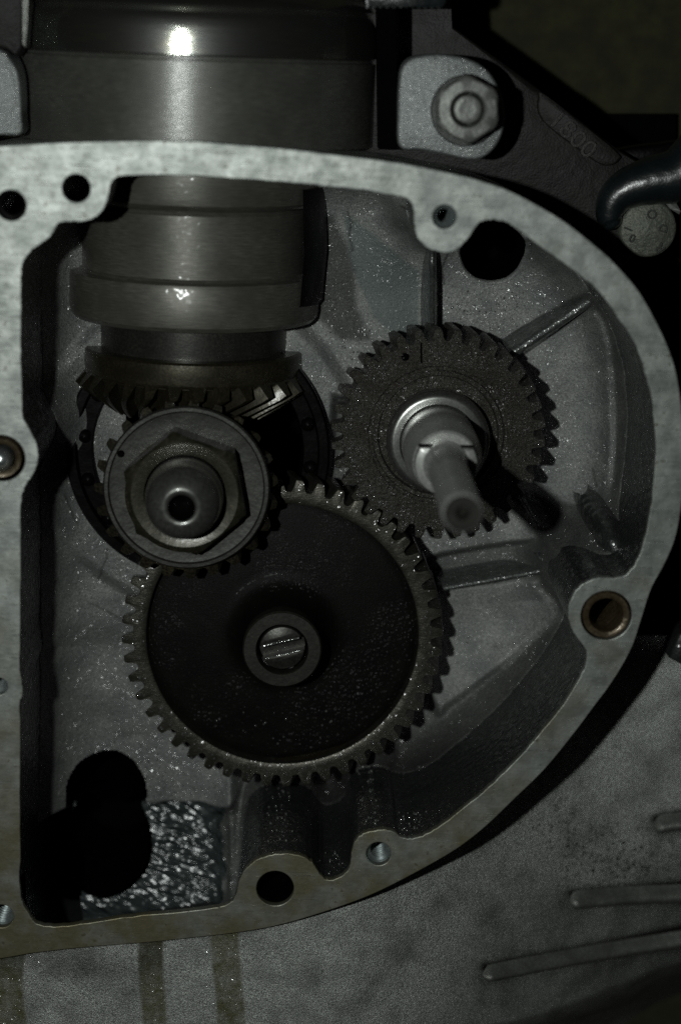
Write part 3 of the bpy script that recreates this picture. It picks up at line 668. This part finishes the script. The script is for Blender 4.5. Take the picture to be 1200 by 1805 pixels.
lathe('thick_section', [(66, Z1+20), (70, Z1+34), (70, zstep-60), (66, zstep-50), (61, zstep-16), (58, zstep-3), (54, zstep), (.01, zstep)], c1, M['bar'], st_t, N=96)
aa2 = np.linspace(math.radians(180-32), math.radians(360+32), 60); 
def dsec(r, z): return np.stack([c1[0]+r*np.cos(aa2), c1[1]+r*np.sin(aa2), np.full(60, float(z))], -1)
V, Fc = loft([dsec(56, zstep-4), dsec(56, zstep+12), dsec(54, zstep+16), dsec(48, zstep+18), dsec(40, zstep+19)], closed=True, cap1=True)
obj('half_step', V, Fc, M['bar'], st_t, sharp=30)
yc_ = c1[1]+56*math.sin(math.radians(32))
prism('step_shadow_strip', np.array([(c1[0]-50, yc_-1), (c1[0]+50, yc_-1), (c1[0]+48, yc_+4), (c1[0]-48, yc_+4)]), zstep-2, zstep+1.5, M['void'], st_t, ch=.4)  # dark strip added along the chord in place of the step's shadow
lathe('thin_section', [(41, zstep-4), (41, zstep+19), (37, zstep+24), (34.5, zstep+34), (34, zt-12), (32, zt-3), (29, zt)], c1, M['bar'], st_t, N=72)
lathe('thin_section_end', [(29, zt), (27, zt-1.5), (12, zt-1.5), (10, zt-20), (.01, zt-30)], c1, M['neck'], st_t, N=72)

t2 = thing('spur_gear', (g2[0], g2[1], Z2_-80), 'largest spur gear, with a black recessed face and slotted shaft end', 'gear', 'spur gears')
spur(g2, R2, R2-21*k2, n2, Z2_, Z2_-80, rot2, .06, [(R2-30*k2, Z2_), (243*k2, Z2_), (240*k2, Z2_-1.5), (238*k2, Z2_-30)], M['tooth'], t2)
zw2 = Z2_-22
lathe('web', [(239*k2, Z2_-30), (232*k2, zw2-4), (220*k2, zw2), (130, zw2), (112, zw2+2), (98, zw2+10), (88, zw2+24), (80, zw2+46), (76, zw2+80)], g2, M['web'], t2, N=160, sharp=50)
zh = Z2_+88; ch_ = P(498, 1145, zh); rh = rad(498, 1145, zh, 70)
lathe('hub', [(rh, zh-70), (rh, zh-4), (rh-3, zh), (rh-24*1.04, zh), (rh-26, zh-3), (rh-27, zh-26)], g2, M['hub'], t2, N=96)
th = math.radians(15)
def dpart(sign, r, off, z0, z1):
    h = math.acos(off/r); a = np.linspace(math.pi/2-h, math.pi/2+h, 26) + (0 if sign > 0 else math.pi) + th
    return np.stack([g2[0]+r*np.cos(a), g2[1]+r*np.sin(a)], -1)
sha = lathe('slotted_shaft', [(43, zh-60), (43, zh-34), (.01, zh-34)], g2, M['neck'], t2, N=64)
for sgn in (1, -1):
    prism('slot_cheek', dpart(sgn, 42.5, 13, 0, 0), zh-36, zh-10, M['neck'], sha if False else t2, ch=3)
for sgn in (1, -1):
    pth = [np.array((g2[0]+q_*math.cos(th)-sgn*12.5*math.sin(th), g2[1]+q_*math.sin(th)+sgn*12.5*math.cos(th), zh-9.5)) for q_ in np.linspace(-36, 36, 24)]
    nn_ = np.array((-math.sin(th), math.cos(th), 0)); L = []
    rw_ = np.random.RandomState(4+sgn).uniform(.7, 1.25, 24)
    for p_, w_ in zip(pth, rw_): L.append(np.array([p_+(2.6 if sgn > 0 else 1.3)*w_*(math.cos(q)*nn_+math.sin(q)*np.array((0, 0, 1))) for q in np.linspace(0, 2*math.pi, 10, endpoint=False)]))
    V, Fc = loft(L); obj('added_slot_highlight_bead', V, Fc, M['drop'], t2, sharp=180)  # oil bead added along the slot to catch a highlight line
# oil lying in the bottom of the recess
oa = np.linspace(math.radians(268), math.radians(301), 40)
pool_in = np.stack([g2[0]+(236*k2-5*np.sin((oa-oa[0])/(oa[-1]-oa[0])*math.pi))*np.cos(oa), g2[1]+(236*k2-5*np.sin((oa-oa[0])/(oa[-1]-oa[0])*math.pi))*np.sin(oa), np.full(40, zw2+1.0)], -1)
pool_out = np.stack([g2[0]+238*k2*np.cos(oa), g2[1]+238*k2*np.sin(oa), np.full(40, zw2+9.0)], -1)
mid = (pool_in*.5+pool_out*.5); mid[:, 2] = zw2+3.0
V, Fc = loft([pool_in, mid, pool_out], closed=False); oil = obj('oil_film', V, Fc, M['oil'], None, org=(g2[0], g2[1]-220, zw2))
tag(oil, 'thin film of oil lying along the bottom inside the recess of the largest gear', 'oil')

# ------------------------------------------------------------------ rim fittings
def sleeve(u, v, ro, ri, z, label):
    t = thing('dowel_sleeve', P(u, v, -60), label, 'sleeve', 'brown dowel sleeves in the rim')
    c = P(u, v, z); a, b = rad(u, v, z, ro), rad(u, v, z, ri)
    lathe('tube', [(a, -160), (a, z-4), (a-2, z), (b+8, z), (b+2, z-3), (b, z-9), (b, -160)], c, M['rust'], t, N=72)
    lathe('tube_floor', [(b, -150), (.01, -152)], c, M['void'], t, N=32)
    return t
sleeve(1068, 1085, 42.5, 29, -3, 'varnish-brown empty dowel sleeve in the rim boss at the right')
s2 = sleeve(3, 808, 36, 24, -8, 'rust-brown dowel sleeve with a bright pin inside at the left edge')
pc_ = P(0, 812, -22); pt_ = thing('steel_pin', (pc_[0], pc_[1], -60), 'bright round-ended steel pin inside the left brown sleeve', 'pin')
lathe('pin_head', [(22, -100), (22, -32), (20, -25), (15, -19), (8, -15), (.01, -14)], pc_, M['pin'], pt_, N=48, sharp=60)
def threaded(u, v, r, depth=150, mat='thread', z0=-3):
    c = P(u, v, 0); R = rad(u, v, 0, r); pr = [(R+.8, -15), (R-3, z0-15)]
    z = z0-16
    while z > -depth: pr += [(R-2, z), (R-8, z-4), (R-8, z-5), (R-2, z-9)]; z -= 9.5
    pr.append((.01, z))
    lathe('threaded_hole', pr, c, M[mat], case, N=56, sharp=25)
threaded(667, 1505, 22); threaded(3, 1615, 22); threaded(-2, 1210, 16); threaded(783, 382, 21, 170)
for u, v, r in ((135, 332, 25), (485, 1566, 33), (20, 362, 27)):
    c = P(u, v, 0); R = rad(u, v, 0, r); r2 = R*(.72 if u == 20 else 1)
    lathe('bolt_hole', [(R+.8, -15), (R-.5, -22 if u == 20 else -40), (r2, -24 if u == 20 else -60), (r2, -260), (.01, -262)], c, M['black'], case, N=56, sharp=30)
c = P(12, 388, -30)

# hex nut on the upper lug
nz = -150; nt = thing('hex_nut', P(822, 196, nz), 'dull hex nut and washer on the bright lug at upper right', 'nut')
wc = P(821, 195, nz+8); lathe('washer', [(rad(821, 195, nz, 62), nz-1), (rad(821, 195, nz, 62), nz+6), (rad(821, 195, nz, 60), nz+9), (20, nz+9)], wc, M['nutdark'], nt, N=72)
nc = P(824, 193, nz+66); hr = rad(824, 193, nz+60, 53)
L = [hexloop(nc, hr, nz+8, rot=.08), hexloop(nc, hr, nz+58, rot=.08), hexloop(nc, hr, nz+64, rot=.08, cap=hr*1.07), ring(nc, hr-3, nz+68, 96), ring(nc, hr-20, nz+69, 96), ring(nc, hr-23, nz+66, 96), ring(nc, 27, nz+54, 96)]
V, Fc = loft(L); obj('nut_body', V, Fc, M['nut'], nt, sharp=28)
pr = [(26, nz+52)]
lathe('stud', [(25, nz+40), (25, nz+62), (24, nz+66), (22, nz+67.5), (12, nz+66), (.01, nz+66.5)], nc, M['nut'], nt, N=48, sharp=50)

# domed bolt head with stamped letters, and the black tube round it
bz = -330
bo = thing('bolt', P(1140, 405, bz), 'round corroded bolt head with stamped letters at the right edge', 'bolt')
bc2 = P(1142, 403, bz+30); rb = rad(1142, 403, bz+30, 51)
lathe('bolt_head', [(rb-2, bz-80), (rb, bz+20), (rb-2, bz+27), (rb-6, bz+30), (.01, bz+33)], bc2, M['bolt'], bo, N=64, sharp=50)
for s, u, v, rot, sz in (('O', 1148, 379, -10, 24), ('D', 1169, 403, 75, 22), ('R', 1163, 437, 130, 24), ('1', 1107, 404, 70, 22), ('0', 1113, 421, -20, 22), ('V', 1103, 403, 100, 14)):
    if s != 'V': text('stamped_letter', s, sz, u, v, bz+32.4, rot, M['ink'], bo, h=2.2)
tz = bz+10
tpts = spline([(1250,262),(1200,306),(1150,318),(1110,330),(1083,350),(1074,378),(1084,402)], 10, closed=False)
tu = thing('frame_tube', P(1150, 320, tz), 'glossy black bent tube curving over the round bolt head', 'tube')
cen = P(tpts[:, 0], tpts[:, 1], tz+20); L = []
for i, p in enumerate(cen):
    d = cen[min(i+1, len(cen)-1)]-cen[max(i-1, 0)]; d /= np.linalg.norm(d); n_ = np.cross(d, (0, 0, 1)); s_ = i/(len(cen)-1)
    r = (58-38*s_) if s_ < .9 else (20*math.sqrt(max(.02, 1-((s_-.9)/.1)**2))+.0)
    L.append(np.array([p+r*(math.cos(q)*n_+math.sin(q)*np.array((0, 0, 1))) for q in np.linspace(0, 2*math.pi, 24, endpoint=False)]))
V, Fc = loft(L, cap1=True, cap0=True); obj('bend', V, Fc, M['rubber'], tu, sharp=60)
wp = thing('rubber_pad', P(1150, 275, -420), 'matt black rubber pad behind the bent tube at the right edge', 'rubber pad')
prism('pad', poly_px(spline([(1078,270),(1100,262),(1160,254),(1260,250),(1260,330),(1190,325),(1150,310),(1110,292)],4), -400), -460, -400, M['black'], wp, ch=8)
fl = thing('metal_flake', P(1187, 368, -290), 'small torn bright metal shaving beside the bolt head', 'metal shaving')
V = poly_px([(1164,350),(1178,358),(1190,356),(1198,372),(1196,378),(1180,368)], -292); V[:, 2] += np.array([0, 4, 0, 6, 0, 2]); V2 = V.copy(); V2[:, 2] -= 3
Vv, Fc = loft([V2, V], cap0=True, cap1=True); obj('shaving', Vv, Fc, M['nut'], fl, smooth=False)
# bracket at the far right
br = thing('side_bracket', P(1200, 1150, -320), 'small grey bracket corner poking in at the right edge', 'bracket')
prism('plate', poly_px([(1178,1160),(1196,1118),(1300,1090),(1300,1230),(1200,1172)], -300), -380, -300, M['wall'], br, ch=6)

# ------------------------------------------------------------------ oil droplets, added to catch small sharp highlights
rd = np.random.RandomState(11); drops = []
def put(x, y, z, r): drops.append((x, y, z, r))
def floorz(x, y):
    i = int(round((y-gy[0])/st)); j = int(round((x-gx[0])/st))
    if 0 <= i < Z.shape[0] and 0 <= j < Z.shape[1] and used[i, j]: return Z[i, j]
for cu_, cv_, su, sv, n in ((920, 515, 60, 30, 46), (830, 545, 50, 18, 30), (265, 1350, 75, 34, 90), (320, 1375, 60, 16, 40), (142, 590, 22, 40, 34), (628, 600, 25, 22, 24), (850, 1190, 60, 40, 20), (1075, 945, 14, 30, 30), (170, 935, 30, 20, 14), (950, 905, 12, 12, 6)):
    for _ in range(n):
        p = P(cu_+su*rd.normal(), cv_+sv*rd.normal(), ZF); z = floorz(p[0], p[1])
        if z is not None: put(p[0], p[1], z, rd.uniform(1.1, 2.3))
for _ in range(90):                                     # on the teeth of the right gear
    a = rd.uniform(1.9, 4.4); rr_ = R1-rd.uniform(24, 42); put(g1[0]+rr_*math.cos(a), g1[1]+rr_*math.sin(a), Z1, rd.uniform(1.3, 2.6))
for i in range(n1):
    for _ in range(2):
        a = rot1+(i+rd.uniform(.38, .62))*pitch1; rr_ = R1-rd.uniform(3, 14); put(g1[0]+rr_*math.cos(a), g1[1]+rr_*math.sin(a), Z1, rd.uniform(1.2, 2.4))
for i in range(n2):
    if math.sin(rot2+i*2*math.pi/n2) < .2:
        for _ in range(3):
            a = rot2+(i+rd.uniform(.36, .64))*2*math.pi/n2; rr_ = R2-rd.uniform(3, 40); put(g2[0]+rr_*math.cos(a), g2[1]+rr_*math.sin(a), Z2_, rd.uniform(1.2, 3.0))
for _ in range(26):
    a = rd.uniform(4.0, 5.3); rr_ = rd.uniform(150, 215)*k2; put(g2[0]+rr_*math.cos(a), g2[1]+rr_*math.sin(a), zw2, rd.uniform(1.0, 2.6))
for _ in range(26):
    a = rd.uniform(1.5, 2.5); put(g2[0]+118*math.cos(a), g2[1]+118*math.sin(a), zw2+1, rd.uniform(1.2, 2.4))
for u0, u1_, v0_ in ((468, 512, 1507), (640, 668, 1465), (700, 760, 1472), (560, 610, 1548)):  # droplets added on the steep lower wall to make highlight streaks
    for _ in range(30 if v0_ < 1545 else 14):
        q_ = P(rd.uniform(u0, u1_), v0_, 0.0); near = inn[np.argmin((inn[:, 0]-q_[0])**2+(inn[:, 1]-q_[1])**2)]
        z = -rd.uniform(20, 330)
        if v0_ > 1470: z = -rd.uniform(20, 120) if v0_ != 1507 else z
        put(q_[0]+rd.normal(0, 3), near[1]+2.0, z, rd.uniform(1.3, 3.0))
VV = []; FF = []
for x, y, z, r_d in drops:
    k0 = len(VV); asp = rd.uniform(.8, 1.3)
    for q, h in ((1, -.1), (.86, .42), (.5, .74)):
        for j in range(8): VV.append((x+r_d*q*math.cos(j*math.pi/4), y+r_d*asp*q*math.sin(j*math.pi/4), z+r_d*h*.8))
    VV.append((x, y, z+r_d*.84*.8))
    for l_ in range(2):
        for j in range(8): FF.append((k0+l_*8+j, k0+l_*8+(j+1) % 8, k0+l_*8+8+(j+1) % 8, k0+l_*8+8+j))
    for j in range(8): FF.append((k0+16+j, k0+16+(j+1) % 8, k0+24))
dr = obj('oil_droplets', VV, FF, M['drop'], None, sharp=180)
tag(dr, 'tiny oil droplets added to catch highlights, scattered over the gear teeth and the cavity floor', 'oil droplets', kind='stuff')

# ------------------------------------------------------------------ what lies behind
bp = P([-1500, 2700, 2700, -1500], [-1500, -1500, 3300, 3300], -760)
bd = obj('backdrop', bp, [(0, 1, 2, 3)], M['backdrop'], None, smooth=False); tag(bd, kind='structure')
print('TRIS', sum(len(p.vertices)-2 for o in bpy.data.objects if o.type == 'MESH' for p in o.data.polygons))
